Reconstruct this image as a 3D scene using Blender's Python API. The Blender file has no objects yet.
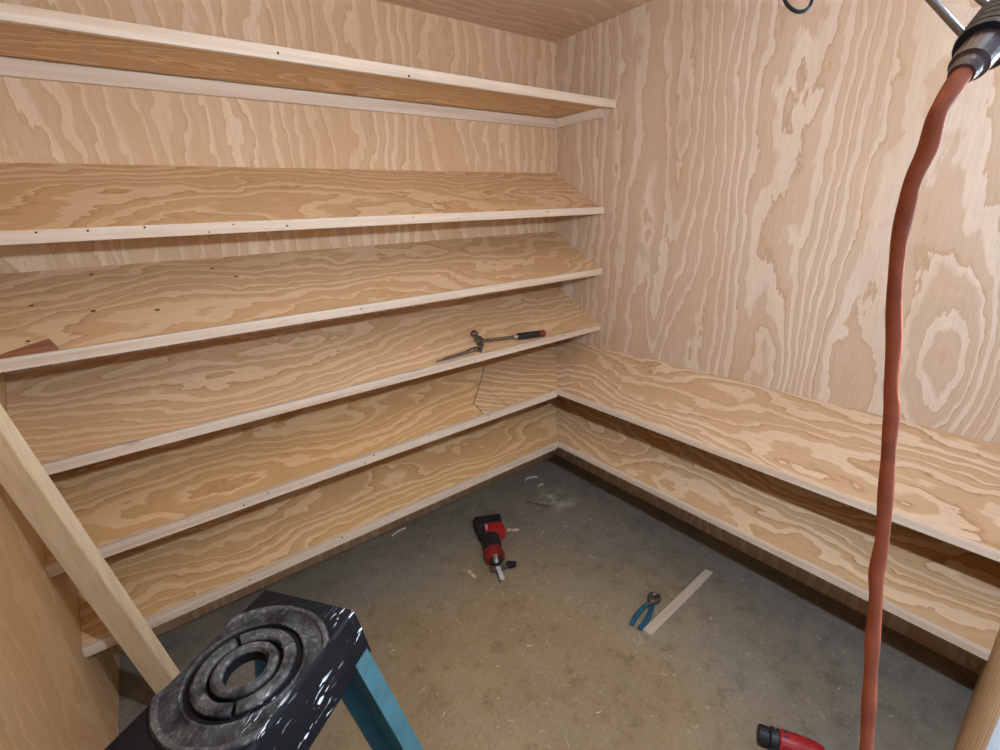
import bpy, bmesh, math, random
from mathutils import Vector, Matrix
C = bpy.context.scene.collection
S = bpy.context.scene
V = Vector

# ------------------------------------------------------------------ camera, world, exposure
cam_d = bpy.data.cameras.new('camera'); cam = bpy.data.objects.new('camera', cam_d); C.objects.link(cam)
cam_d.sensor_width = 36.0; cam_d.lens = 465.73 / 1000 * 36; cam_d.clip_start = 0.01
cam.location = (-2.0224, -2.0903, 1.6044)
cam.rotation_mode = 'XYZ'; cam.rotation_euler = (1.2377, 0.0418, -0.6569)
S.camera = cam
S.view_settings.view_transform = 'Standard'; S.view_settings.look = 'None'
S.view_settings.gamma = 1.0; S.view_settings.use_curve_mapping = False
S.view_settings.exposure = 1.22
LAMP = 900.0          # emission of the work light's bulb
DAY = 0.4            # cool daylight outside the doorway
w = bpy.data.worlds.new('world'); S.world = w; w.use_nodes = True
w.node_tree.nodes['Background'].inputs['Color'].default_value = (0.62, 0.80, 1.0, 1)
w.node_tree.nodes['Background'].inputs['Strength'].default_value = DAY

# ------------------------------------------------------------------ measurements (metres)
L, H, YF = 2.431, 2.442, -2.126            # left wall at x=-L, ceiling, front wall at y=YF; the back right corner is the origin
Z = {1: .380, 2: .694, 3: .989, 4: 1.300, 5: 1.616, 6: 2.100}
DU, DB, DR, D6 = .368, .400, .377, .420
SU, SB = .194, .1605
DOOR = (-2.12, -1.39, 2.05)

# ------------------------------------------------------------------ materials
def new_mat(name):
    m = bpy.data.materials.new(name); m.use_nodes = True
    nt = m.node_tree; b = nt.nodes['Principled BSDF']
    return m, nt, b
def nd(nt, t, **kw):
    n = nt.nodes.new(t)
    for k, v in kw.items():
        if k.startswith('i_'): n.inputs[k[2:].replace('_', ' ')].default_value = v
        else: setattr(n, k, v)
    return n
def mth(nt, op, a, b=None, clamp=False):
    n = nt.nodes.new('ShaderNodeMath'); n.operation = op; n.use_clamp = clamp
    for i, x in enumerate((a, b)):
        if x is None: continue
        if isinstance(x, (int, float)): n.inputs[i].default_value = x
        else: nt.links.new(x, n.inputs[i])
    return n.outputs[0]
def ramp(nt, fac, stops, interp='LINEAR'):
    r = nt.nodes.new('ShaderNodeValToRGB'); r.color_ramp.interpolation = interp
    els = r.color_ramp.elements
    while len(els) < len(stops): els.new(0.5)
    for e, (p, c) in zip(els, stops):
        e.position = p; e.color = (c, c, c, 1) if isinstance(c, (int, float)) else (*c, 1)
    nt.links.new(fac, r.inputs[0]); return r.outputs[0]
def mixc(nt, fac, a, b, mode='MIX'):
    n = nt.nodes.new('ShaderNodeMix'); n.data_type = 'RGBA'; n.blend_type = mode
    for sock, x in ((n.inputs[0], fac), (n.inputs[6], a), (n.inputs[7], b)):
        if isinstance(x, (int, float)): sock.default_value = x
        elif isinstance(x, tuple): sock.default_value = (*x, 1)
        else: nt.links.new(x, sock)
    return n.outputs[2]
def combine(nt, x, y, z):
    n = nt.nodes.new('ShaderNodeCombineXYZ')
    for i, s in enumerate((x, y, z)):
        if isinstance(s, (int, float)): n.inputs[i].default_value = s
        else: nt.links.new(s, n.inputs[i])
    return n.outputs[0]
def noise(nt, vec, scale, detail=2.0, rough=.5, dist=0.0):
    n = nd(nt, 'ShaderNodeTexNoise'); n.inputs['Scale'].default_value = scale
    n.inputs['Detail'].default_value = detail; n.inputs['Roughness'].default_value = rough
    n.inputs['Distortion'].default_value = dist
    nt.links.new(vec, n.inputs['Vector']); return n.outputs['Fac']

PLY_LIGHT, PLY_MID, PLY_DARK = (.83, .62, .39), (.665, .425, .225), (.45, .235, .092)
def plywood(name, along, across, seed, bands=9.0, stretch=.42, tint=(1, 1, 1), rot=0.0, contrast=1.0, freq=1.9, lin=14.0, wild=1.0, bumps=()):
    """rotary-cut plywood face: jagged two-tone contour bands stretched along the grain"""
    m, nt, b = new_mat(name)
    tc = nd(nt, 'ShaderNodeTexCoord'); vr = nd(nt, 'ShaderNodeVectorRotate', rotation_type='Z_AXIS')
    vr.inputs['Angle'].default_value = rot
    nt.links.new(tc.outputs['Object'], vr.inputs['Vector'])
    sp = nd(nt, 'ShaderNodeSeparateXYZ'); nt.links.new(vr.outputs[0], sp.inputs[0])
    g = sp.outputs['XYZ'.index(along)]; c = sp.outputs['XYZ'.index(across)]
    M = lambda x, k: mth(nt, 'MULTIPLY', x, k)
    A = lambda x, y: mth(nt, 'ADD', x, y)
    def nz(kg, kc, off, detail=2, rough=.5, dist=0.0): return noise(nt, combine(nt, M(g, kg), M(c, kc), seed * off), 1.0, detail, rough, dist)
    big = nz(stretch * freq, freq, 7.31, 1.2, .45, .35)
    wob = nz(3.2, 5.0, 3.7, 3, .55, .3)
    med = nz(5.5, 17.0, 2.3, 2, .55, .4)
    jag = nz(15.0, 75.0, 1.7, 3, .65)
    val = A(A(M(big, bands), M(wob, 2.1 * wild)), A(M(med, .85 * wild), M(jag, .42)))
    val = A(val, M(c, lin))
    for g0, c0, sg, sc, amp in bumps:           # a knot's bulge lifts the rings into long ovals and arches
        a2 = M(A(g, -g0), 1 / sg); c2 = M(A(c, -c0), 1 / sc)
        e = mth(nt, 'POWER', 2.718, M(A(M(a2, a2), M(c2, c2)), -1.0))
        val = A(val, M(e, amp))
    fr = mth(nt, 'FRACT', val)
    wn = nd(nt, 'ShaderNodeTexWhiteNoise', noise_dimensions='1D'); nt.links.new(mth(nt, 'FLOOR', val), wn.inputs['W'])
    ring = wn.outputs['Value']
    # the width of the pale early wood differs from ring to ring
    edge = A(M(ring, .34), .17)
    late = ramp(nt, A(mth(nt, 'SUBTRACT', fr, edge), .5), [(.44, 0.0), (.58, 1.0)])
    line = ramp(nt, fr, [(.0, .0), (.86, 0.0), (.95, 1.0), (.985, .6), (1.0, 0.0)])
    f = A(M(late, .52), M(M(line, A(M(ring, .45), .15)), .8))
    f2 = ramp(nt, mth(nt, 'FRACT', A(M(val, 3.0), .3)), [(.0, 0.0), (.6, .0), (.85, 1.0), (1.0, 0.0)])
    f = A(f, M(f2, .11))
    f = mth(nt, 'MULTIPLY', f, contrast, True)
    T = lambda col: tuple(a * t for a, t in zip(col, tint))
    col = ramp(nt, f, [(0, T(PLY_LIGHT)), (.5, T(PLY_MID)), (1, T(PLY_DARK))])
    patch = nz(1.0, 3.4, 2.9, 2)
    col = mixc(nt, ramp(nt, patch, [(.38, .0), (.7, .38)]), col, T((.58, .345, .15)))
    fib = nz(10.0, 330.0, 1.0, 2)
    col = mixc(nt, ramp(nt, fib, [(.35, .14), (.6, 0.0)]), col, T((.38, .21, .09)))
    kn = nd(nt, 'ShaderNodeTexVoronoi'); kn.inputs['Scale'].default_value = 1.0
    nt.links.new(combine(nt, M(g, 1.4), M(c, 2.6), seed * 5.3), kn.inputs['Vector'])
    col = mixc(nt, ramp(nt, kn.outputs['Distance'], [(.018, .75), (.04, .0)]), col, (.17, .085, .035))
    nt.links.new(col, b.inputs['Base Color'])
    b.inputs['Roughness'].default_value = .62; b.inputs['Specular IOR Level'].default_value = .25
    bp = nd(nt, 'ShaderNodeBump'); bp.inputs['Strength'].default_value = .10; bp.inputs['Distance'].default_value = .002
    nt.links.new(A(fib, M(late, -.3)), bp.inputs['Height'])
    nt.links.new(bp.outputs[0], b.inputs['Normal'])
    return m

def lumber(name, along, seed, light=(.83, .70, .565), dark=(.68, .51, .36), knots=True):
    m, nt, b = new_mat(name)
    tc = nd(nt, 'ShaderNodeTexCoord'); sp = nd(nt, 'ShaderNodeSeparateXYZ'); nt.links.new(tc.outputs['Object'], sp.inputs[0])
    ax = list('XYZ'); g = sp.outputs[ax.index(along)]
    o = [sp.outputs[i] for i in range(3) if ax[i] != along]
    v = combine(nt, mth(nt, 'MULTIPLY', g, 1.1), mth(nt, 'MULTIPLY', o[0], 42), mth(nt, 'ADD', mth(nt, 'MULTIPLY', o[1], 42), seed * 3.3))
    n1 = noise(nt, v, 1.0, 3, .55, .3)
    v2 = combine(nt, mth(nt, 'MULTIPLY', g, 4), mth(nt, 'MULTIPLY', o[0], 260), mth(nt, 'ADD', mth(nt, 'MULTIPLY', o[1], 260), seed))
    n2 = noise(nt, v2, 1.0, 2)
    col = ramp(nt, n1, [(.38, light), (.56, tuple((a + c) / 2 for a, c in zip(light, dark))), (.7, dark)])
    col = mixc(nt, ramp(nt, n2, [(.4, .12), (.6, 0)]), col, (.45, .32, .2))
    if knots:
        kn = nd(nt, 'ShaderNodeTexVoronoi'); kn.inputs['Scale'].default_value = 1.0
        nt.links.new(combine(nt, mth(nt, 'MULTIPLY', g, 2.3), mth(nt, 'MULTIPLY', o[0], 9), mth(nt, 'ADD', mth(nt, 'MULTIPLY', o[1], 9), seed * 2)), kn.inputs['Vector'])
        col = mixc(nt, ramp(nt, kn.outputs['Distance'], [(.03, .7), (.085, 0)]), col, (.28, .16, .08))
    nt.links.new(col, b.inputs['Base Color'])
    b.inputs['Roughness'].default_value = .6; b.inputs['Specular IOR Level'].default_value = .3
    return m

def plain(name, col, rough=.5, metal=0.0, var=.12, scale=40.0, spec=.5):
    m, nt, b = new_mat(name)
    tc = nd(nt, 'ShaderNodeTexCoord')
    n = noise(nt, tc.outputs['Object'], scale, 3)
    c2 = tuple(max(0, c * (1 - var * 2)) for c in col); c3 = tuple(min(1, c * (1 + var)) for c in col)
    nt.links.new(ramp(nt, n, [(.3, c2), (.7, c3)]), b.inputs['Base Color'])
    b.inputs['Roughness'].default_value = rough; b.inputs['Metallic'].default_value = metal
    b.inputs['Specular IOR Level'].default_value = spec
    return m

def concrete():
    m, nt, b = new_mat('worn_concrete')
    tc = nd(nt, 'ShaderNodeTexCoord'); P = tc.outputs['Object']
    n1 = noise(nt, P, 1.7, 5, .6, .4); n2 = noise(nt, P, 14, 5, .65); n3 = noise(nt, P, 75, 3, .6)
    cool_tone = ramp(nt, n1, [(.3, (.175, .158, .130)), (.5, (.225, .205, .17)), (.7, (.275, .25, .205))])
    warm_tone = ramp(nt, n1, [(.3, (.27, .195, .098)), (.5, (.36, .265, .138)), (.7, (.44, .335, .185))])
    # sawdust-yellow middle, grey margins: warm and cool light painted into the floor
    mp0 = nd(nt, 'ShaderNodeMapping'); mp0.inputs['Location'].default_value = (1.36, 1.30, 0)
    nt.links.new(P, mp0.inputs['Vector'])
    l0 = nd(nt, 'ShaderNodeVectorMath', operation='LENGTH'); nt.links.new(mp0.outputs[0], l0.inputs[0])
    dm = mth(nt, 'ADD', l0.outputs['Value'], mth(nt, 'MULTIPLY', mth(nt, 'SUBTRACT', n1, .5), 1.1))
    col = mixc(nt, ramp(nt, dm, [(.50, 1.0), (1.25, 0.0)]), cool_tone, warm_tone)
    col = mixc(nt, ramp(nt, n2, [(.42, 0.0), (.72, .4)]), col, (.40, .33, .22))
    col = mixc(nt, ramp(nt, n2, [(.28, .6), (.46, 0)]), col, (.15, .11, .062))
    col = mixc(nt, ramp(nt, n3, [(.3, .28), (.5, 0.0)]), col, (.12, .095, .06))
    col = mixc(nt, ramp(nt, n3, [(.60, 0.0), (.72, .5)]), col, (.56, .45, .29))
    # chalky spill near the inner corner of the shelves
    mp = nd(nt, 'ShaderNodeMapping'); mp.inputs['Location'].default_value = (.37, .385, 0)
    nt.links.new(P, mp.inputs['Vector'])
    ln = nd(nt, 'ShaderNodeVectorMath', operation='LENGTH'); nt.links.new(mp.outputs[0], ln.inputs[0])
    f = mth(nt, 'MULTIPLY', ramp(nt, ln.outputs['Value'], [(.02, .9), (.13, 0)]), ramp(nt, n2, [(.45, 0), (.62, 1)]))
    col = mixc(nt, f, col, (.62, .60, .55))
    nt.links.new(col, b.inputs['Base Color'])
    nt.links.new(ramp(nt, n2, [(.3, .42), (.7, .68)]), b.inputs['Roughness'])
    bp = nd(nt, 'ShaderNodeBump'); bp.inputs['Strength'].default_value = .25; bp.inputs['Distance'].default_value = .003
    nt.links.new(mth(nt, 'ADD', n2, mth(nt, 'MULTIPLY', n3, .4)), bp.inputs['Height']); nt.links.new(bp.outputs[0], b.inputs['Normal'])
    return m

def ladder_plastic():
    """black plastic with grey dust and white paint dribbles"""
    m, nt, b = new_mat('dusty_black_plastic')
    tc = nd(nt, 'ShaderNodeTexCoord'); P = tc.outputs['Object']
    sp = nd(nt, 'ShaderNodeSeparateXYZ'); nt.links.new(P, sp.inputs[0])
    n1 = noise(nt, P, 28, 5, .65); n2 = noise(nt, P, 220, 3, .65)
    g = nd(nt, 'ShaderNodeNewGeometry')
    # dust lies on the raised rings (height in the cap's own frame)
    hi = ramp(nt, mth(nt, 'MULTIPLY', mth(nt, 'ADD', sp.outputs[2], .004), 100), [(.12, 0.0), (.42, 1.0)])
    dust = mth(nt, 'MULTIPLY', ramp(nt, n1, [(.36, .10), (.64, 1.0)]), mth(nt, 'MULTIPLY', hi, .95))
    col = mixc(nt, dust, (.005, .005, .007), (.115, .106, .097))
    col = mixc(nt, mth(nt, 'MULTIPLY', ramp(nt, n2, [(.52, 0), (.66, .75)]), mth(nt, 'MULTIPLY', hi, ramp(nt, n1, [(.40, .1), (.6, 1)]))), col, (.25, .24, .22))
    # paint runs on the front skirt
    run = noise(nt, combine(nt, mth(nt, 'MULTIPLY', sp.outputs[0], 32), mth(nt, 'MULTIPLY', sp.outputs[1], 190), mth(nt, 'MULTIPLY', sp.outputs[2], 130)), 1.0, 3, .55, .8)
    side = ramp(nt, sp.outputs[1], [(.108, 0.0), (.128, 1.0)])
    side = mth(nt, 'MULTIPLY', side, ramp(nt, noise(nt, P, 13, 1), [(.44, 0), (.56, 1)]))
    col = mixc(nt, mth(nt, 'MULTIPLY', ramp(nt, run, [(.615, 0), (.64, 1)]), side), col, (.72, .73, .75))
    nt.links.new(col, b.inputs['Base Color'])
    nt.links.new(ramp(nt, n1, [(.3, .45), (.7, .75)]), b.inputs['Roughness']); b.inputs['Specular IOR Level'].default_value = .22
    bp = nd(nt, 'ShaderNodeBump'); bp.inputs['Strength'].default_value = .3; bp.inputs['Distance'].default_value = .001
    nt.links.new(n2, bp.inputs['Height']); nt.links.new(bp.outputs[0], b.inputs['Normal'])
    return m

def glow(name, col, strength):
    m, nt, b = new_mat(name)
    b.inputs['Base Color'].default_value = (.9, .9, .9, 1)
    b.inputs['Emission Color'].default_value = (*col, 1); b.inputs['Emission Strength'].default_value = strength
    return m

M_black = plain('black_rubber', (.018, .018, .02), .55)
M_red = plain('red_plastic', (.42, .018, .02), .38, var=.05)
M_darkred = plain('dark_red_rubber', (.28, .02, .02), .5)
M_rod = plain('grey_wire', (.30, .28, .28), .35, .9)
M_steel = plain('bright_steel', (.62, .60, .58), .3, .9)
M_dsteel = plain('dark_steel', (.26, .225, .195), .4, .8, var=.3, scale=120)
M_white = plain('white_steel_blade', (.72, .73, .75), .4, .2)
M_blue = plain('blue_fibreglass', (.045, .125, .145), .5, var=.10, scale=60)
M_grip = plain('blue_grip', (.02, .115, .19), .5, var=.2)
M_cord = plain('orange_cord_jacket', (.42, .10, .042), .55, var=.12, scale=70, spec=.25)
M_cup = plain('smoky_brown_plastic', (.10, .062, .058), .25, var=.15)
M_plug = plain('blue_black_plastic', (.02, .02, .034), .4)
M_jamb = plain('white_painted_wood', (.72, .74, .76), .5, var=.05)
M_wedge = lumber('reddish_cedar', 'X', 9, (.36, .15, .075), (.20, .07, .035), knots=False)
M_alu = plain('aluminium', (.55, .56, .57), .4, .9)
M_nail = plain('dark_nail', (.05, .028, .015), .6, 0.0)
M_chip = plain('pale_wood_chip', (.66, .52, .36), .7, var=.25)
M_sliver = plain('brown_sliver', (.14, .06, .035), .7)

# ------------------------------------------------------------------ helpers
def link(name, bm, mat, parent=None, origin=None, smooth=False):
    bmesh.ops.recalc_face_normals(bm, faces=bm.faces)
    me = bpy.data.meshes.new(name)
    if origin is not None: bmesh.ops.translate(bm, verts=bm.verts, vec=-V(origin))
    bm.to_mesh(me); bm.free()
    if smooth:
        for p in me.polygons: p.use_smooth = True
    me.materials.append(mat)
    o = bpy.data.objects.new(name, me); C.objects.link(o)
    if parent is not None: o.parent = parent
    if origin is not None: o.location = origin
    return o
def tag(o, label, cat, group=None, kind=None):
    o['label'] = label; o['category'] = cat
    if group: o['group'] = group
    if kind: o['kind'] = kind
    return o
def thing(name, label, cat, loc=(0, 0, 0), rot=None, group=None):
    o = bpy.data.objects.new(name, None); C.objects.link(o); o.empty_display_size = .05
    o.location = loc
    if rot is not None: o.rotation_mode = 'QUATERNION'; o.rotation_quaternion = rot
    return tag(o, label, cat, group)
def struct(name, bm, mat, origin=(0, 0, 0)):
    o = link(name, bm, mat, None, origin); o['kind'] = 'structure'; return o
def box(bm, lo, hi, bev=0.0):
    r = bmesh.ops.create_cube(bm, size=1.0)
    vs = r['verts']
    for v in vs:
        v.co = V([lo[i] + (v.co[i] + .5) * (hi[i] - lo[i]) for i in range(3)])
    if bev > 0:
        es = {e for v in vs for e in v.link_edges}
        bmesh.ops.bevel(bm, geom=list(es), offset=bev, segments=2, affect='EDGES', profile=.6)
    return bm
def prism(bm, top, thick, bev=0.0, down=V((0, 0, -1))):
    """solid from a loop of top points, extruded along `down`"""
    a = [bm.verts.new(p) for p in top]; c = [bm.verts.new(V(p) + down * thick) for p in top]
    fs = [bm.faces.new(a), bm.faces.new(list(reversed(c)))]
    n = len(a)
    for i in range(n): fs.append(bm.faces.new((a[i], c[i], c[(i + 1) % n], a[(i + 1) % n])))
    if bev > 0:
        es = {e for f in fs for e in f.edges}
        bmesh.ops.bevel(bm, geom=list(es), offset=bev, segments=2, affect='EDGES', profile=.6)
    return bm
def frames(pts):
    ts = []
    for i in range(len(pts)):
        a = pts[max(i - 1, 0)]; c = pts[min(i + 1, len(pts) - 1)]
        ts.append((c - a).normalized())
    up = V((0, 0, 1)) if abs(ts[0].z) < .9 else V((1, 0, 0))
    n = (up - ts[0] * up.dot(ts[0])).normalized(); out = []
    for t in ts:
        n = (n - t * n.dot(t)).normalized(); out.append((n, t.cross(n)))
    return out
def tube(bm, pts, rad, seg=12, cap=True, sx=1.0, sy=1.0):
    pts = [V(p) for p in pts]; fr = frames(pts); rings = []
    for i, (p, (n, b)) in enumerate(zip(pts, fr)):
        r = rad[i] if isinstance(rad, (list, tuple)) else rad
        rings.append([bm.verts.new(p + (n * math.cos(t) * sx + b * math.sin(t) * sy) * r) for t in [2 * math.pi * k / seg for k in range(seg)]])
    for a, c in zip(rings, rings[1:]):
        for k in range(seg): bm.faces.new((a[k], a[(k + 1) % seg], c[(k + 1) % seg], c[k]))
    if cap:
        bm.faces.new(list(reversed(rings[0]))); bm.faces.new(rings[-1])
    return bm
def spline(pts, n=6):
    pts = [V(p) for p in pts]; out = []
    for i in range(len(pts) - 1):
        p0 = pts[max(i - 1, 0)]; p1 = pts[i]; p2 = pts[i + 1]; p3 = pts[min(i + 2, len(pts) - 1)]
        for k in range(n):
            t = k / n
            out.append(.5 * ((2 * p1) + (p2 - p0) * t + (2 * p0 - 5 * p1 + 4 * p2 - p3) * t * t + (3 * p1 - p0 - 3 * p2 + p3) * t ** 3))
    out.append(pts[-1]); return out
def outline(bm, pts, z0, z1, bev=0.0):
    return prism(bm, [V((x, y, z1)) for x, y in pts], z1 - z0, bev)

# ------------------------------------------------------------------ the room
T = .012
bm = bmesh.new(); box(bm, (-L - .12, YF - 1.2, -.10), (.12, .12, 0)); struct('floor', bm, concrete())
bm = bmesh.new(); box(bm, (-L - T, YF - .10, H), (T, T, H + T)); struct('ceiling', bm, plywood('plywood_ceiling', 'X', 'Y', 4.2, 8, contrast=.6, tint=(.98, 1.02, 1.18)))
bm = bmesh.new(); box(bm, (-L - T, 0, 0), (T, T, H)); struct('wall_back', bm, plywood('plywood_back_wall', 'Z', 'X', 1.3, 7, stretch=.22, freq=2.0, lin=14, contrast=.66, tint=(1, 1.03, 1.14), wild=1.0))
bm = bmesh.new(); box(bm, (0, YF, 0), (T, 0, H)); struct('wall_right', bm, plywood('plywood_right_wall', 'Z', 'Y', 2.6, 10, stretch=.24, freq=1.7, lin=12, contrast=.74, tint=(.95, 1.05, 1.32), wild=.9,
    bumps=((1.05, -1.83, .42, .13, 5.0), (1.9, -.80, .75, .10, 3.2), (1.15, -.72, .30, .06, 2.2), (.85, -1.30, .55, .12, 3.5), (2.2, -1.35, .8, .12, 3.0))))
bm = bmesh.new(); box(bm, (-L - T, YF, 0), (-L, 0, H)); struct('wall_left', bm, plywood('plywood_left_wall', 'Z', 'Y', 5.1, 7, stretch=.24, freq=1.8, lin=9, contrast=.42, tint=(.90, .85, .76)))  # tint dims and warms the whole sheet, standing in for weak light
bm = bmesh.new()
box(bm, (-L - T, YF - .10, 0), (DOOR[0], YF, H)); box(bm, (DOOR[1], YF - .10, 0), (T, YF, H)); box(bm, (DOOR[0], YF - .10, DOOR[2]), (DOOR[1], YF, H))
struct('wall_front', bm, plywood('plywood_front_wall', 'Z', 'X', 7.4, 8))
bm = bmesh.new()
box(bm, (DOOR[1] - .018, YF - .105, 0), (DOOR[1], YF + .0005, DOOR[2] - .018), .001)
box(bm, (DOOR[0], YF - .105, 0), (DOOR[0] + .018, YF + .0005, DOOR[2] - .018), .001)
box(bm, (DOOR[0], YF - .105, DOOR[2] - .018), (DOOR[1], YF + .0005, DOOR[2]), .001)
struct('trim_1', bm, M_jamb)

# ------------------------------------------------------------------ shelves
PT, LT, GAP = .018, .019, .0012       # panel thickness, strip thickness, hairline to the walls
def nails(root, pts, mat, r=.0035, axis='Y', name='nail_head'):
    want = 'front_strip' if axis == 'Y' else 'shelf_board'
    host = [o for o in root.children if o.name.startswith(want)][0]      # its own frame is the world's
    for p in pts:
        bm = bmesh.new()
        d = {'Y': V((0, -1, 0)), 'Z': V((0, 0, 1))}[axis]
        tube(bm, [V(p) - d * .003, V(p) + d * .0004], r * random.uniform(.8, 1.25), 8)
        link(name, bm, mat, host)
random.seed(3)
def part(name, bm, mat, root, smooth=False):
    o = link(name, bm, mat, root, None, smooth)
    o.matrix_parent_inverse = Matrix.Translation(-V(root.location)); return o

def long_shelf(k, d, s, label, seed, lip_h, mat, x1=-GAP, stripmat=None):
    z = Z[k]
    root = thing('shelf', label, 'shelf', (-L / 2, -d / 2, z), group='plywood shelves of the closet')
    zb, zf = z + s, z - .006
    bm = bmesh.new()
    prism(bm, [(-L + GAP, -GAP, zb), (x1, -GAP, zb), (x1, -d + LT, zf), (-L + GAP, -d + LT, zf)], PT)
    part('shelf_board', bm, mat, root)
    bm = bmesh.new(); box(bm, (-L + GAP, -d, z - lip_h), (x1, -d + LT - .0003, z), .0015)
    part('front_strip', bm, stripmat or lumber('pine_strip_%d' % k, 'X', seed), root)
    return root
def shelf_ply(k): return plywood('plywood_shelf_%d' % k, 'X', 'Y', 10 + k * 1.37, 11.0, stretch=.26, contrast=.78 if k > 2 else .9, freq=3.5, lin=18, wild=1.4, tint=(1, 1, 1) if k > 2 else (1, .955, .83))

sh6 = long_shelf(6, D6, 0.006, 'topmost level plywood shelf on back wall, its underside showing above the others', 6, .035, shelf_ply(6))
bm = bmesh.new(); box(bm, (-L + GAP, -.02, Z[6] - .018 - .045), (-GAP, -GAP, Z[6] - .0185), .0012)
part('cleat', bm, lumber('pine_cleat_back', 'X', 16.5), sh6)
bm = bmesh.new(); box(bm, (-.02, -D6 + .075, Z[6] - .018 - .045), (-GAP, -.0205, Z[6] - .0185), .0012)
part('cleat', bm, lumber('pine_cleat_side', 'Y', 17.5), sh6)
nails(sh6, [(-1.541, -D6, 2.082), (-1.112, -D6, 2.072)], M_nail, .004)

sh5 = long_shelf(5, DU, SU, 'tilted plywood shelf just under the level top shelf, nothing on it', 5, .034, shelf_ply(5))
nails(sh5, [(x, -DU, z) for x, z in ((-2.204, 1.609), (-2.101, 1.608), (-1.975, 1.610), (-1.819, 1.589), (-1.749, 1.608), (-1.591, 1.597), (-1.122, 1.605), (-.910, 1.593), (-.405, 1.603))], M_nail, .003)
sh4 = long_shelf(4, DU, SU, 'tilted plywood shelf with dark nail spots and a reddish wedge at left', 4, .034, shelf_ply(4))
nails(sh4, [(x, -DU, z) for x, z in ((-1.379, 1.285), (-.591, 1.285))], M_nail, .003)
nails(sh4, [(-2.291, -.157, 1.411 - .003), (-2.154, -.212, 1.382 - .004), (-2.303, -.304, 1.334 - .005), (-2.142, -.037, 1.474), (-1.997, -.243, 1.366 - .004), (-1.8, -.062, 1.461), (-1.737, -.12, 1.431 - .002)], M_nail, .0052, 'Z')
sh3 = long_shelf(3, DU, SU, 'tilted plywood shelf holding the hammer and the dark pry bar', 3, .034, shelf_ply(3))
nails(sh3, [(x, -DU, z) for x, z in ((-1.474, .950), (-.876, .968), (-.303, .978))], M_nail, .003)

def low_pair(k, lab_back, lab_right, split):
    z = Z[k]; s = SB; lt = LT
    zb, zf = z + s, z - .006
    yb, xb = -DB + lt, -DR + lt
    hgt = lambda y: zf + (y - yb) / (-GAP - yb) * (zb - zf)
    # back run
    root = thing('shelf', lab_back, 'shelf', (-L / 2, -DB / 2, z), group='plywood shelves of the closet')
    mat = shelf_ply(k)
    if not split:
        bm = bmesh.new()
        prism(bm, [(-L + GAP, -GAP, zb), (-GAP * 2, -GAP, zb), (xb - .0006, yb, zf), (-L + GAP, yb, zf)], PT)
        part('shelf_board', bm, mat, root)
    else:
        seam = [(-.560, -GAP), (-.610, -.075), (-.694, -.155), (-.849, -.298), (-.846, yb)]
        bm = bmesh.new()
        prism(bm, [(-L + GAP, -GAP, zb)] + [(x - .0075, y, hgt(y)) for x, y in seam] + [(-L + GAP, yb, zf)], PT)
        part('shelf_board', bm, mat, root)
        # corner patch, split again by a saw cut
        cut = [(-.694, -.155), (-.700, -.36), (-.706, yb)]
        cut = [(-.745, -.203), (-.700, -.352), (-.704, yb)]
        pm = plywood('plywood_corner_patch', 'X', 'Y', 31.7, 9.0, stretch=.2, rot=.5, contrast=1.0, freq=2.4, lin=26)
        bm = bmesh.new()
        prism(bm, [(-.560 + .001, -GAP, zb), (-GAP * 2, -GAP, zb), (xb - .0006, yb, zf)] + [(x + .0030, y, hgt(y)) for x, y in reversed(cut)] + [(-.694, -.155, hgt(-.155)), (-.610, -.075, hgt(-.075))], PT)
        part('corner_board', bm, pm, root)
        bm = bmesh.new()
        prism(bm, [(x - .0030, y, hgt(y)) for x, y in cut] + [(-.846, yb, zf), (-.849, -.298, hgt(-.298))], PT)
        part('corner_sliver', bm, pm, root)
    bm = bmesh.new()
    prism(bm, [(-L + GAP, -DB, z), (-DR - .0006, -DB, z), (xb - .0006, yb - .0003, z), (-L + GAP, yb - .0003, z)], .037, .0012)
    part('front_strip', bm, lumber('pine_strip_%d' % k, 'X', k), root)
    # right run
    r2 = thing('shelf', lab_right, 'shelf', (-DR / 2, YF / 2, z), group='plywood shelves of the closet')
    ye = YF + GAP
    bm = bmesh.new()
    prism(bm, [(-GAP, -GAP * 2, zb), (-GAP, ye, zb), (xb, ye, zf), (xb, yb - .0006, zf)], PT)
    part('shelf_board', bm, plywood('plywood_bench_%d' % k, 'Y', 'X', 40 + k * 2.3, 11.0, stretch=.26, contrast=.98, freq=3.5, lin=19, wild=1.4, tint=(.98, 1.03, 1.16) if k == 2 else (1, 1, 1)), r2)
    bm = bmesh.new()
    prism(bm, [(-DR, -DB - .0006, z), (-DR, ye, z), (xb - .0003, ye, z), (xb - .0003, yb - .0006, z)], .025, .0012)
    part('front_strip', bm, lumber('pine_strip_side_%d' % k, 'Y', 20 + k), r2)
    return root, r2
sh2, be2 = low_pair(2, 'tilted plywood shelf on back wall with a jointed corner patch, second from the floor',
                    'upper of the two tilted plywood shelves along the right wall', True)
nails(sh2, [(x, -DB, z) for x, z in ((-1.913, .669), (-1.831, .684), (-1.713, .675), (-1.423, .688), (-1.465, .667), (-1.159, .690), (-.840, .688))], M_nail, .003)
sh1, be1 = low_pair(1, 'lowest tilted plywood shelf on back wall, just above the concrete floor',
                    'lower of the two tilted plywood shelves along the right wall', False)
nails(sh1, [(x, -DB, z) for x, z in ((-1.954, .364), (-1.605, .374), (-1.193, .369))], M_nail, .003)

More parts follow.
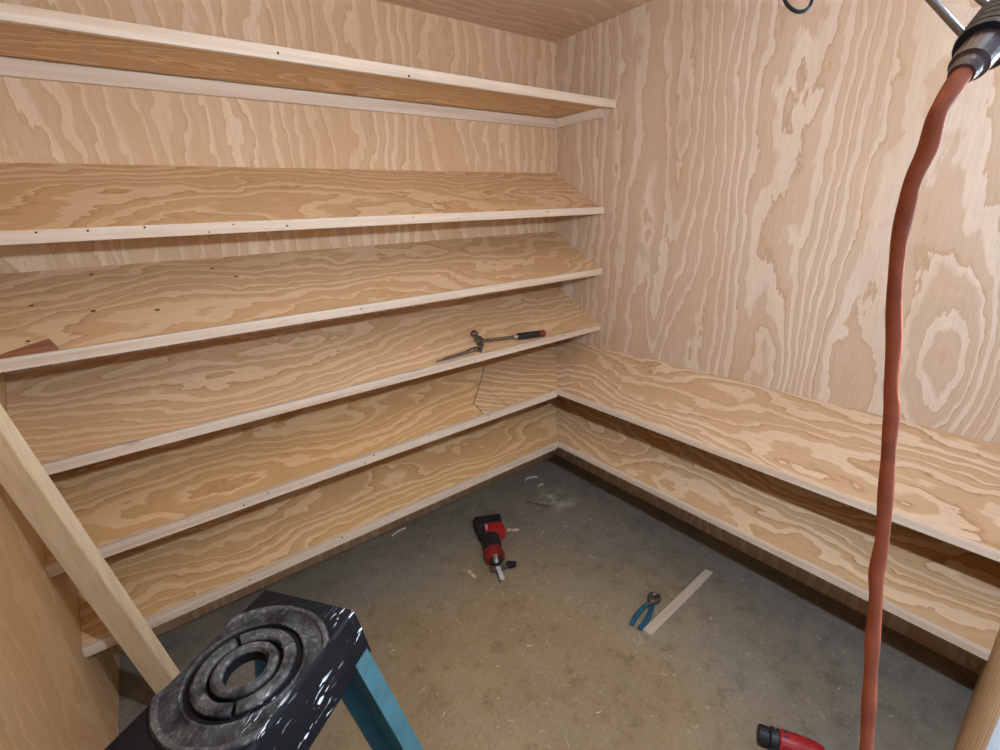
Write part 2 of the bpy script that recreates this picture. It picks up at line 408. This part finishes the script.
# ------------------------------------------------------------------ leaning stud at left
foot_z = 0.0
def stud():
    # centre line of the board from floor to its top end
    base, top = V((-2.2425, -.4385, 0.0)), V((-2.402, -.548, 1.30))
    t = (top - base).normalized()
    n1 = V((-.53, -.85, 0)); n1 = (n1 - t * n1.dot(t)).normalized()      # broad face
    n2 = t.cross(n1)
    if n2.x < 0: n2 = -n2
    hw, ht = .040, .019
    bm = bmesh.new()
    def ring(p, flat):
        out = []
        for a, b in ((-1, -1), (1, -1), (1, 1), (-1, 1)):
            q = p + n2 * a * hw + n1 * b * ht
            if flat is not None: q = q - t * ((q.z - flat) / t.z)
            out.append(bm.verts.new(q))
        return out
    r0 = ring(base, 0.0005); r1 = ring(top, None)
    for i in range(4): bm.faces.new((r0[i], r0[(i + 1) % 4], r1[(i + 1) % 4], r1[i]))
    bm.faces.new(list(reversed(r0))); bm.faces.new(r1)
    bmesh.ops.bevel(bm, geom=list(bm.edges), offset=.002, segments=2, affect='EDGES')
    o = link('wood_stud', bm, lumber('spruce_stud', 'Z', 3.3, (.90, .74, .50), (.78, .60, .37)), None, (-2.2425, -.4385, 0))
    tag(o, 'pale wooden stud leaning upright against the left ends of the shelves', 'board')
stud()

# ------------------------------------------------------------------ stepladder
lu = V((-.8147, -.5798, 0)); lv = V((.5798, -.8147, 0)); ZC = 1.13
lad_rot = Matrix((lu, lv, V((0, 0, 1)))).transposed()      # columns u, v, z
# u x v must be right-handed
if lad_rot.determinant() < 0:
    lad_rot = Matrix((-lu, lv, V((0, 0, 1)))).transposed(); FU = -1
else: FU = 1
lad = thing('stepladder', 'blue fibreglass stepladder with paint-spattered black top, in the near left corner', 'ladder', (-1.983, -1.474, 0), lad_rot.to_quaternion())
def LP(u, v, z): return V((FU * u, v, z))
CU, CV, HU, HV = .40, .139, .106, .070
def ladder_cap():
    bm = bmesh.new()
    prof = [(.0220, -.0060), (.0228, -.001), (.0255, .0030), (.0310, .0034), (.0345, .0010), (.0355, -.005), (.0380, -.0055), (.0392, -.0015),
            (.0415, .0024), (.050, .0028), (.0535, .0004), (.0550, -.005), (.0595, -.0052), (.0615, -.0008), (.0640, .0000), (.0655, -.0012),
            (.082, -.0014), (.0845, .0012), (.0885, .0014), (.0915, -.0030), (.30, -.0036), (.5, -.0036)]
    N = 144; cols = []
    def bound(t):
        c, s = math.cos(t), math.sin(t); R = 9
        if c > 1e-6: R = min(R, (CU - HU) / c)
        if c < -1e-6: R = min(R, -HU / c)
        if s > 1e-6: R = min(R, (CV - HV) / s)
        if s < -1e-6: R = min(R, -HV / s)
        return R
    angs = [2 * math.pi * k / N for k in range(N)]
    for cx, cy in ((0, 0), (CU, 0), (CU, CV), (0, CV)):
        a = math.atan2(cy - HV, cx - HU) % (2 * math.pi)
        k = min(range(N), key=lambda i: abs(angs[i] - a)); angs[k] = a
    def hz(r):
        for (a, za), (b, zb) in zip(prof, prof[1:]):
            if a <= r <= b: return za + (zb - za) * (r - a) / (b - a)
        return prof[-1][1]
    for t in angs:
        R = bound(t); col = []
        for i, (r, z) in enumerate(prof):
            rr = min(r, R - (len(prof) - i) * 1e-5 if r > R else r)
            if i == len(prof) - 1: rr = R
            zz = hz(min(r, R)) if r > R else z
            # notches across the middle ring
            if .039 < rr < .0545:
                for nt_ in (.55, 2.55, 4.1, 5.6):
                    if abs((t - nt_ + math.pi) % (2 * math.pi) - math.pi) < .045: zz = -.0042
            col.append(bm.verts.new(LP(HU + rr * math.cos(t), HV + rr * math.sin(t), zz)))
        # skirt, flaring outward
        x, y = HU + R * math.cos(t), HV + R * math.sin(t)
        fx = (-1 if x < 1e-4 else 1 if x > CU - 1e-4 else 0); fy = (-1 if y < 1e-4 else 1 if y > CV - 1e-4 else 0)
        def off(d, z):
            px = -d * .2 if x < 1e-4 else CU + d * .2 if x > CU - 1e-4 else x
            py = -d * .5 if y < 1e-4 else CV + d if y > CV - 1e-4 else y
            return bm.verts.new(LP(px, py, z))
        sk = [off(.003, -.007), off(.009, -.034), off(.016, -.072), off(.012, -.072), off(.000, -.014)]
        col += sk
        # hole wall under the top
        hole = [bm.verts.new(LP(HU + .0220 * math.cos(t), HV + .0220 * math.sin(t), -.014))]
        cols.append((hole, col))
    for (h0, c0), (h1, c1) in zip(cols, cols[1:] + cols[:1]):
        for i in range(len(c0) - 1): bm.faces.new((c0[i], c1[i], c1[i + 1], c0[i + 1]))
        bm.faces.new((h0[0], h1[0], c1[0], c0[0]))
        bm.faces.new((c0[-1], c1[-1], h1[0], h0[0]))
    o = link('top_cap', bm, ladder_plastic(), lad, None, False); o.location = (0, 0, ZC)
    for p in o.data.polygons: p.use_smooth = False
ladder_cap()
def rail(side, front):
    """C channel fibreglass rail, open toward the middle of the ladder"""
    k2 = .06; kk = .30 if front else .27
    u0 = .004 if side == 0 else CU - .004; su = 1 if side == 0 else -1
    v0 = .142 if front else .0; sv = 1 if front else -1
    w, dep, t = .027, .062, .004
    sec = [(0, 0), (w, 0), (w, t), (t, t), (t, dep - t), (w, dep - t), (w, dep), (0, dep)]    # u inward, v backward
    bm = bmesh.new(); rings = []
    for z in (ZC - .022, .012):
        dz = ZC - .025 - z
        rings.append([bm.verts.new(LP(u0 + su * a - su * k2 * dz, v0 - sv * b + sv * kk * dz, z)) for a, b in sec])
    n = len(sec)
    for i in range(n): bm.faces.new((rings[0][i], rings[0][(i + 1) % n], rings[1][(i + 1) % n], rings[1][i]))
    bm.faces.new(rings[0]); bm.faces.new(list(reversed(rings[1])))
    ro = link('front_rail' if front else 'rear_rail', bm, M_blue, lad)
    bm = bmesh.new(); dz = ZC - .025 - .014
    c = LP(u0 + su * .013 - su * k2 * dz, v0 - sv * .031 + sv * kk * dz, 0)
    box(bm, (c.x - .022, c.y - .04, .0005), (c.x + .022, c.y + .04, .03), .004)
    link('rubber_foot', bm, M_black, ro)
for sd in (0, 1):
    rail(sd, True); rail(sd, False)
for z in (.28, .56, .84):
    dz = ZC - .025 - z; bm = bmesh.new()
    v0 = .142 + .30 * dz
    a = LP(.010 - .06 * dz, v0 - .075, z - .02); c = LP(CU - .010 + .06 * dz, v0 - .004, z)
    box(bm, (min(a.x, c.x), a.y, a.z), (max(a.x, c.x), c.y, c.z), .003)
    link('step', bm, M_alu, lad)
for z in (.30, .70):
    dz = ZC - .025 - z; bm = bmesh.new(); v0 = -.27 * dz + .03
    tube(bm, [LP(.010 - .06 * dz, v0, z), LP(CU - .010 + .06 * dz, v0, z)], .008, 10)
    link('rear_brace', bm, M_alu, lad)

# ------------------------------------------------------------------ tools on the shelf
def basis(o, x, up):
    x = V(x).normalized(); up = V(up); z = (up - x * up.dot(x)).normalized(); y = z.cross(x)
    return Matrix((x, y, z)).transposed().to_quaternion()
slope = V((0, DU - LT, SU + .006)).normalized(); nrm = V((1, 0, 0)).cross(slope).normalized()
def on3(x, y, lift=0.0):
    z = Z[3] - .006 + (y + DU - LT) / (DU - LT - GAP) * (SU + .006)
    return V((x, y, z)) + nrm * lift
# hammer: lies flat, face of the head up the slope
p0 = on3(-.798, -.292, .0186); p1 = on3(-.410, -.336, .0186)
ham = thing('hammer', 'claw hammer with black and red grip lying on the tilted shelf', 'hammer', p0, basis(None, p1 - p0, nrm))
bm = bmesh.new()
tube(bm, [(-.001, .066, 0), (-.001, .062, 0), (-.001, .047, 0), (-.001, .043, 0), (-.001, .026, 0), (0, .020, 0)], [.0155, .0178, .0178, .0130, .0120, .0150], 18)
box(bm, (-.0155, -.013, -.0150), (.0165, .024, .0150), .004)
for s in (-1, 1):
    tube(bm, spline([(0, -.010, s * .004), (-.003, -.030, s * .007), (-.010, -.048, s * .009), (-.022, -.064, s * .010)], 4), [.0115] * 4 + [.0100] * 4 + [.007] * 4 + [.003], 10, sx=1.0, sy=.8)
link('head', bm, M_dsteel, ham)
bm = bmesh.new()
tube(bm, [(0, 0, 0), (.05, 0, 0), (.12, 0, 0), (.215, 0, 0)], [.0105, .0085, .0078, .0085], 14)
shaft = link('shaft', bm, M_dsteel, ham)
bm = bmesh.new(); tube(bm, [(.196, 0, 0), (.199, 0, 0), (.213, 0, 0), (.216, 0, 0)], [.0105, .0117, .0117, .0105], 14)
link('collar', bm, M_steel, shaft)
bm = bmesh.new(); tube(bm, [(.2155, 0, 0), (.222, 0, 0), (.26, 0, 0), (.30, .001, 0), (.345, .001, 0), (.352, .001, 0)], [.0125, .0160, .0172, .0166, .0158, .0150], 16, sx=1.0, sy=1.12)
hgrip = link('grip', bm, M_black, ham)
bm = bmesh.new(); tube(bm, [(.3515, .001, 0), (.354, .001, 0), (.372, .002, 0), (.386, .003, 0), (.390, .003, 0)], [.0150, .0166, .0172, .0160, .0110], 16, sx=1.0, sy=1.12)
link('grip_end', bm, plain('dull_red_rubber', (.24, .04, .03), .55), hgrip)['label'] = 'dull red end of the grip'
# pry bar: lies behind the front strip, left of the hammer
q0 = on3(-1.060, -.334, .0075); q1 = on3(-.825, -.329, .0075)
pry = thing('pry_bar', 'dark steel pry bar lying behind the front strip, left of the hammer', 'pry bar', q0, basis(None, q1 - q0, nrm))
bm = bmesh.new()
tube(bm, spline([(0, 0, -.004), (.03, 0, -.003), (.07, 0, 0), (.12, 0, .002), (.165, 0, .004)], 3), [.0035, .004, .0045, .005, .006, .007, .0075, .0075, .0075, .0075, .0075, .0075, .0075], 10, sx=.8, sy=1.2)
link('shank', bm, M_dsteel, pry)
bm = bmesh.new()
tube(bm, spline([(.163, 0, .004), (.19, .002, .008), (.215, .003, .008), (.236, .003, .002)], 4), [.0085] * 4 + [.0115] * 4 + [.012] * 4 + [.007], 12, sx=.8, sy=1.1)
link('hook_end', bm, plain('worn_steel', (.24, .19, .145), .4, .8, var=.25, scale=150), pry)

# reddish wedge on the shelf above
def on4(x, y, lift=0.0):
    z = Z[4] - .006 + (y + DU - LT) / (DU - LT - GAP) * (SU + .006)
    return V((x, y, z)) + nrm * lift
bm = bmesh.new()
loop = [on4(-2.395, -.346), on4(-2.340, -.329), on4(-2.258, -.310), on4(-2.243, -.346)]
prism(bm, [p + nrm * (.003 if i < 1 else .010) for i, p in enumerate(loop)], 1.0, down=V((0, 0, 0)) ) if False else None
a = [bm.verts.new(p + nrm * h) for p, h in zip(loop, (.003, .008, .015, .015))]; c = [bm.verts.new(p + nrm * .0004) for p in loop]
bm.faces.new(a); bm.faces.new(list(reversed(c)))
for i in range(4): bm.faces.new((a[i], c[i], c[(i + 1) % 4], a[(i + 1) % 4]))
tag(link('wood_wedge', bm, M_wedge, None, loop[2]), 'reddish brown wood wedge at the left end of a tilted shelf', 'wedge')

# ------------------------------------------------------------------ tools on the floor
# reciprocating saw: x along the tool from battery to blade
sawdir = V((-.47, -.883, 0)).normalized()
saw = thing('reciprocating_saw', 'red and black cordless reciprocating saw lying on the concrete floor', 'saw', (-.829, -.326, 0), basis(None, sawdir, (0, 0, 1)))
bm = bmesh.new(); box(bm, (-.015, -.072, .004), (.065, .070, .066), .008); box(bm, (.060, -.066, .006), (.120, -.022, .06), .008)
link('battery', bm, M_black, saw)
bm = bmesh.new(); outline(bm, [(.064, -.028), (.070, .072), (.126, .076), (.140, .040), (.138, -.030)], .008, .074, .006)
house = link('motor_housing', bm, M_red, saw)
bm = bmesh.new(); outline(bm, [(.080, -.0215), (.083, -.0125), (.122, -.0175), (.120, -.0255)], .0735, .0752)
link('decal', bm, M_white, house)
bm = bmesh.new(); tube(bm, [(.115, -.010, .036), (.15, -.006, .037), (.20, -.004, .036), (.255, -.006, .037)], [.042, .047, .046, .038], 18, sx=.82, sy=1.0)
link('grip', bm, M_black, saw)
bm = bmesh.new(); tube(bm, [(.228, -.006, .037), (.236, -.006, .037), (.262, -.005, .037), (.298, -.004, .037), (.306, -.003, .037)], [.034, .042, .046, .044, .040], 18, sx=.8, sy=1.05)
gear = link('gear_case', bm, M_darkred, saw)
bm = bmesh.new(); tube(bm, [(.303, -.003, .037), (.309, -.003, .037), (.325, -.003, .037)], [.033, .033, .024], 18, sx=.8, sy=1.05); link('nose', bm, M_black, gear)
bm = bmesh.new(); tube(bm, [(.300, -.006, .062), (.308, -.006, .060), (.330, -.005, .052), (.340, -.003, .046)], [.010, .014, .015, .010], 14)
link('blade_clamp', bm, M_steel, saw)
bm = bmesh.new(); outline(bm, [(.335, -.036), (.335, .034), (.350, .034), (.356, .010), (.356, -.012), (.350, -.036)], .006, .030, .002)
link('shoe', bm, M_dsteel, saw)
bm = bmesh.new(); pts = [(.345, .008), (.428, .018), (.437, .008), (.430, -.004), (.345, -.012)]
outline(bm, pts, .030, .0316)
link('blade', bm, M_white, saw)
bm = bmesh.new(); outline(bm, [(.308, .048), (.320, .094), (.334, .090), (.332, .080), (.345, .082), (.338, .036)], .004, .024, .003)
lever = link('hook_lever', bm, M_black, saw)
bm = bmesh.new(); tube(bm, [(.330, .030, .014), (.332, .048, .014)], .009, 10)
link('lever_pin', bm, M_dsteel, lever)

# end nippers
nd0 = V((-.762, -1.241, 0)); nd1 = V((-.549, -1.196, 0))
nip = thing('nippers', 'blue-handled nippers with dark jaws, on the floor beside the wood strip', 'pliers', nd0, basis(None, nd1 - nd0, (0, 0, 1)))
for s in (1, -1):
    bm = bmesh.new()
    tube(bm, spline([(0, s * .017, .0105), (.03, s * .0195, .0105), (.07, s * .0195, .0105), (.105, s * .016, .011), (.140, s * .010, .0115)], 4), [.0078] + [.0092] * 3 + [.0098] * 8 + [.0090] * 4 + [.007], 12, sx=.85, sy=1.1)
    link('handle', bm, M_grip, nip)
for s in (1, -1):
    bm = bmesh.new()
    tube(bm, spline([(.134, s * .012, .0125), (.152, -s * .003, .0130), (.168, s * .010, .0140), (.184, s * .0165, .0145), (.198, s * .014, .0145), (.206, s * .004, .0145)], 4), [.010] * 4 + [.0125] * 4 + [.0120] * 4 + [.0110] * 4 + [.0100] * 4 + [.008], 12)
    link('jaw', bm, M_dsteel, nip)
bm = bmesh.new(); tube(bm, [(.152, 0, .001), (.152, 0, .0235)], .0085, 14); link('pivot', bm, M_dsteel, nip)

# offcut strip
bm = bmesh.new(); prism(bm, [(-.755, -1.272, .0195), (-.753, -1.311, .0195), (-.257, -1.287, .0195), (-.263, -1.254, .0195)], .019, .001)
o = link('wood_strip', bm, lumber('pine_offcut', 'X', 8.8, (.66, .57, .46), (.52, .42, .31)), None, (-.51, -1.28, 0))
tag(o, 'pale straight wood strip lying on the concrete floor beside the nippers', 'board')

# impact driver at the bottom edge
dd = V((.45, -.89, 0)).normalized(); d0 = V((-.816, -1.742, 0))
drl = thing('power_driver', 'red and black cordless driver lying at the near edge of the floor', 'driver', d0, basis(None, dd, (0, 0, 1)))
R0 = .036
bm = bmesh.new(); tube(bm, [(0, 0, R0), (.003, 0, R0), (.028, 0, R0), (.032, 0, R0)], [.020, .026, .027, .022], 20); link('chuck', bm, M_black, drl)
bm = bmesh.new(); tube(bm, [(.031, 0, R0), (.034, 0, R0), (.054, 0, R0), (.057, 0, R0)], [.026, .031, .032, .030], 20); nose = link('nose_ring', bm, M_black, drl)
bm = bmesh.new(); tube(bm, [(.045, .012, R0 + .0285), (.045, .0125, R0 + .0315)], .0035, 10); link('screw', bm, M_steel, nose)
bm = bmesh.new(); tube(bm, [(.056, 0, R0), (.060, 0, R0), (.10, 0, R0), (.15, 0, R0), (.172, 0, R0), (.178, 0, R0)], [.030, .034, .0355, .034, .028, .018], 22); dh = link('motor_housing', bm, M_red, drl)
for a in (-.5, -.15, .2):
    bm = bmesh.new(); t = math.pi / 2 + a
    y, z = .0345 * math.cos(t), R0 + .0345 * math.sin(t)
    tube(bm, [(.064, y * .97, R0 + (z - R0) * .97), (.078, y * .985, R0 + (z - R0) * .985)], .0026, 8)
    link('vent', bm, M_black, dh)
bm = bmesh.new(); tube(bm, spline([(.115, -.020, R0), (.12, -.07, R0 - .002), (.13, -.13, R0 - .002)], 4), [.024] * 9, 16, sx=.9, sy=1.1); link('grip', bm, M_black, drl)
bm = bmesh.new(); box(bm, (.085, -.20, .003), (.185, -.13, .068), .008); link('battery', bm, M_red, drl)

# ------------------------------------------------------------------ extension cord and work light
cord_pts = [(-1.6072, -2.0084, 1.672), (-1.6216, -2.0046, 1.6558), (-1.6327, -2.0042, 1.6467), (-1.6364, -2.0047, 1.63), (-1.6403, -2.0023, 1.6133), (-1.6404, -2.0018, 1.5992), (-1.6361, -2.0016, 1.5764), (-1.6342, -2.0054, 1.5404), (-1.6345, -2.0107, 1.5123), (-1.6431, -2.0167, 1.4835), (-1.6432, -2.0197, 1.47), (-1.6467, -2.0234, 1.4465), (-1.6467, -2.0265, 1.4239), (-1.6503, -2.0307, 1.3987), (-1.6532, -2.0342, 1.3764), (-1.659, -2.0366, 1.3545), (-1.6611, -2.04, 1.337), (-1.667, -2.045, 1.3092), (-1.6697, -2.0481, 1.2912), (-1.6734, -2.0522, 1.2689), (-1.6769, -2.0552, 1.2529), (-1.684, -2.0608, 1.2246), (-1.6936, -2.0662, 1.1894)]
cord_pts += [(-1.71, -2.07, 1.0), (-1.70, -2.065, .7), (-1.715, -2.06, .35), (-1.71, -2.055, .10), (-1.69, -2.06, .02), (-1.64, -2.10, .0062), (-1.60, -2.25, .0062), (-1.66, -2.6, .0062), (-1.55, -3.0, .0062)]
cord_pts = [V(p) for p in cord_pts]
cx0 = V((-1.6263, -2.0110, 1.6697)); cx1 = V((-1.6020, -2.0138, 1.6872)); cx2 = V((-1.560, -2.0194, 1.735))
cord_pts[0] = cx0 + (cx0 - cx1).normalized() * .002
cord_pts[1] = V((-1.6395, -2.0090, 1.6560)); cord_pts[2] = V((-1.6480, -2.0080, 1.6455)); cord_pts[3] = V((-1.6500, -2.0080, 1.6296)); cord_pts[4] = V((-1.6515, -2.0050, 1.6131)); cord_pts[5] = V((-1.6480, -2.0040, 1.5993))
cord = thing('extension_cord', 'kinked orange-red extension cord hanging down at the right', 'cord', (-1.69, -2.06, 0))
bm = bmesh.new(); sp_ = spline(cord_pts, 8)
tube(bm, sp_, [.0049 - .0006 * min(1, i / 60) + .0003 * math.sin(i * .33) for i in range(len(sp_))], 14)
part('cable', bm, M_cord, cord, True)
ax = (cx1 - cx0).normalized()
bm = bmesh.new(); tube(bm, [cx0 - ax * .004, cx0, cx0 + ax * .004, cx0 + ax * .005, cx0 + ax * .022], [.0062, .0072, .0075, .0094, .0106], 20)
part('connector', bm, M_cup, cord)
lamp = thing('work_light', 'dark ribbed handle and wire guard of a hanging work light', 'lamp', (cx2.x, cx2.y, cx2.z))
bm = bmesh.new()
pts, rr = [], []
s0 = .0225
for i in range(9):
    for d, r in ((0, .0140), (.0032, .0146), (.0036, .0130), (.0052, .0130)):
        pts.append(cx0 + ax * (s0 + i * .0058 + d)); rr.append(r + .00012 * i)
pts.append(pts[-1] + ax * .004); rr.append(.012)
tube(bm, pts, rr, 22)
part('handle', bm, M_plug, lamp)
# bulb and wire guard
BULB = cx0 + ax * .165
hd = cx0 + ax * .075
bm = bmesh.new(); bmesh.ops.create_uvsphere(bm, u_segments=14, v_segments=9, radius=.028)
bmesh.ops.translate(bm, verts=bm.verts, vec=BULB)
part('bulb', bm, glow('lit_bulb', (.78, .95, 1.19), LAMP), lamp, True)
shield_o = V((.74, .67, 0)).normalized(); shield_s = V((-shield_o.y, shield_o.x, 0))  # unseen shield, added to dim the light towards the left side
bm = bmesh.new(); cols = []
for k in range(25):
    t = math.radians(90 + 180 * k / 24)
    d = shield_o * math.cos(t) + shield_s * math.sin(t)
    cols.append([bm.verts.new(BULB + d * r + V((0, 0, z))) for r, z in ((.0535, -.034), (.055, -.034), (.055, .085), (.0535, .085))])
for a, c in zip(cols, cols[1:]):
    for i in range(4): bm.faces.new((a[i], c[i], c[(i + 1) % 4], a[(i + 1) % 4]))
bm.faces.new(cols[0]); bm.faces.new(list(reversed(cols[-1])))
part('added_shield', bm, plain('white_enamel', (.8, .8, .8), .5, var=.02), lamp)
neck = BULB + (hd - BULB).normalized() * .030
bm = bmesh.new(); tube(bm, [neck, neck + (hd - neck) * .5, hd], [.014, .015, .012], 14); part('socket', bm, M_plug, lamp)
def rod(a, b, c, name='guard_rod', r=.0021, mat=None):
    bm = bmesh.new(); tube(bm, spline([a, b, c], 6), r, 8); part(name, bm, mat or M_rod, lamp, True)
RA, RB = V((-1.5725, -1.998, 1.696)), V((-1.578, -1.976, 1.723))
rod(RA, RB, RB + (RB - RA) * 2.3)
RC, RD = V((-1.539, -2.0100, 1.7070)), V((-1.5445, -1.995, 1.7225))
rod(RC, RD, RD + (RD - RC) * 3.6)
eA, eC = RB + (RB - RA) * 2.3, RD + (RD - RC) * 3.6
rod(eA, (eA + eC) * .5 + V((-.004, .006, .008)), eC)
# hanging hook
h0 = (eA + eC) * .5 + V((-.004, .006, .008))
bm = bmesh.new()
hk = [h0, V((-1.605, -1.918, 1.765)), V((-1.6335, -1.928, 1.731)), V((-1.640, -1.9285, 1.7215)), V((-1.6470, -1.9250, 1.7195)), V((-1.6520, -1.9200, 1.7245)), V((-1.650, -1.915, 1.735)), V((-1.645, -1.91, 1.75)), V((-1.64, -1.905, 1.80)), V((-1.64, -1.90, 2.0)), V((-1.64, -1.90, H - .001))]
tube(bm, spline(hk, 6), .0012, 8); part('hook', bm, M_black, lamp, True)

# ------------------------------------------------------------------ litter on the floor
def chip(name, pts, thick, mat, label, cat, org):
    bm = bmesh.new(); prism(bm, [V((x, y, thick)) for x, y in pts], thick - .0004)
    tag(link(name, bm, mat, None, org), label, cat, 'pale wood chips on the floor' if cat == 'chip' else None)
chip('wood_splinter', [(-.530, -.288), (-.520, -.292), (-.452, -.411), (-.459, -.416)], .004, M_sliver, 'thin reddish brown splinter on the floor in front of the chalky spot', 'splinter', (-.49, -.35, 0))
chip('wood_chip', [(-1.108, -.535), (-1.090, -.530), (-1.092, -.590), (-1.106, -.600)], .003, M_chip, 'pale oval wood chip on the floor just left of the saw blade', 'chip', (-1.10, -.565, 0))
chip('wood_chip', [(-.775, -.425), (-.760, -.408), (-.712, -.452), (-.726, -.465)], .003, M_chip, 'pale wood chip on the floor right of the saw housing', 'chip', (-.745, -.437, 0))
def curl(label, pts, w, org):
    bm = bmesh.new(); ps = spline(pts, 5); side = V((.4, .9, 0)).normalized() * w
    lo = [bm.verts.new(p) for p in ps]; hi = [bm.verts.new(p + V((0, 0, w)) + side * .35) for p in ps]
    lo2 = [bm.verts.new(p + V((.0012, .0012, .0002))) for p in ps]; hi2 = [bm.verts.new(p + V((.0012, .0012, w)) + side * .35) for p in ps]
    for i in range(len(ps) - 1):
        bm.faces.new((lo[i], lo[i + 1], hi[i + 1], hi[i])); bm.faces.new((lo2[i], hi2[i], hi2[i + 1], lo2[i + 1]))
        bm.faces.new((hi[i], hi[i + 1], hi2[i + 1], hi2[i])); bm.faces.new((lo[i], lo2[i], lo2[i + 1], lo[i + 1]))
    bm.faces.new((lo[0], hi[0], hi2[0], lo2[0])); bm.faces.new((lo[-1], lo2[-1], hi2[-1], hi[-1]))
    tag(link('wood_shaving', bm, plain('pale_shaving', (.70, .60, .46), .7), None, org), label, 'shaving', 'pale shavings on the floor')
curl('curled pale shaving on the floor near the inner corner of the shelves', [(-.40, -.13, .0006), (-.36, -.105, .0006), (-.325, -.115, .0006), (-.295, -.135, .0006)], .008, (-.34, -.12, 0))
curl('short pale shaving on the floor close to the chalky spot', [(-.375, -.225, .0006), (-.35, -.215, .0006), (-.325, -.220, .0006)], .009, (-.35, -.22, 0))
curl('pale shaving on the floor at the foot of the shelves, left of the saw', [(-1.27, -.06, .0006), (-1.23, -.045, .0006), (-1.18, -.045, .0006)], .008, (-1.23, -.05, 0))
random.seed(11)
bm = bmesh.new()
n = 0
while n < 420:
    x, y = random.uniform(-2.0, -.12), random.uniform(-1.98, -.1)
    if x > -.86 and x < -.62 and y < -1.68: continue
    dens = .35 + .65 * math.exp(-((x + 1.0) ** 2 + (y + 1.1) ** 2) / .5)
    if random.random() > dens: continue
    n += 1
    a = random.uniform(0, 6.28); ln = random.choice((.004, .005, .006, .008, .014, .020)); wd = random.uniform(.0012, .0032)
    c, s = math.cos(a), math.sin(a)
    q = [(-ln, -wd * .6), (ln * .8, -wd), (ln, wd * .5), (-ln * .7, wd)]
    prism(bm, [V((x + (px * c - py * s) * .7, y + (px * s + py * c) * .7, .0022)) for px, py in q], .0017)
tag(link('sawdust', bm, M_chip, None, (-1.0, -1.0, 0)), 'pale sawdust flecks scattered over the concrete floor', 'sawdust', kind='stuff')
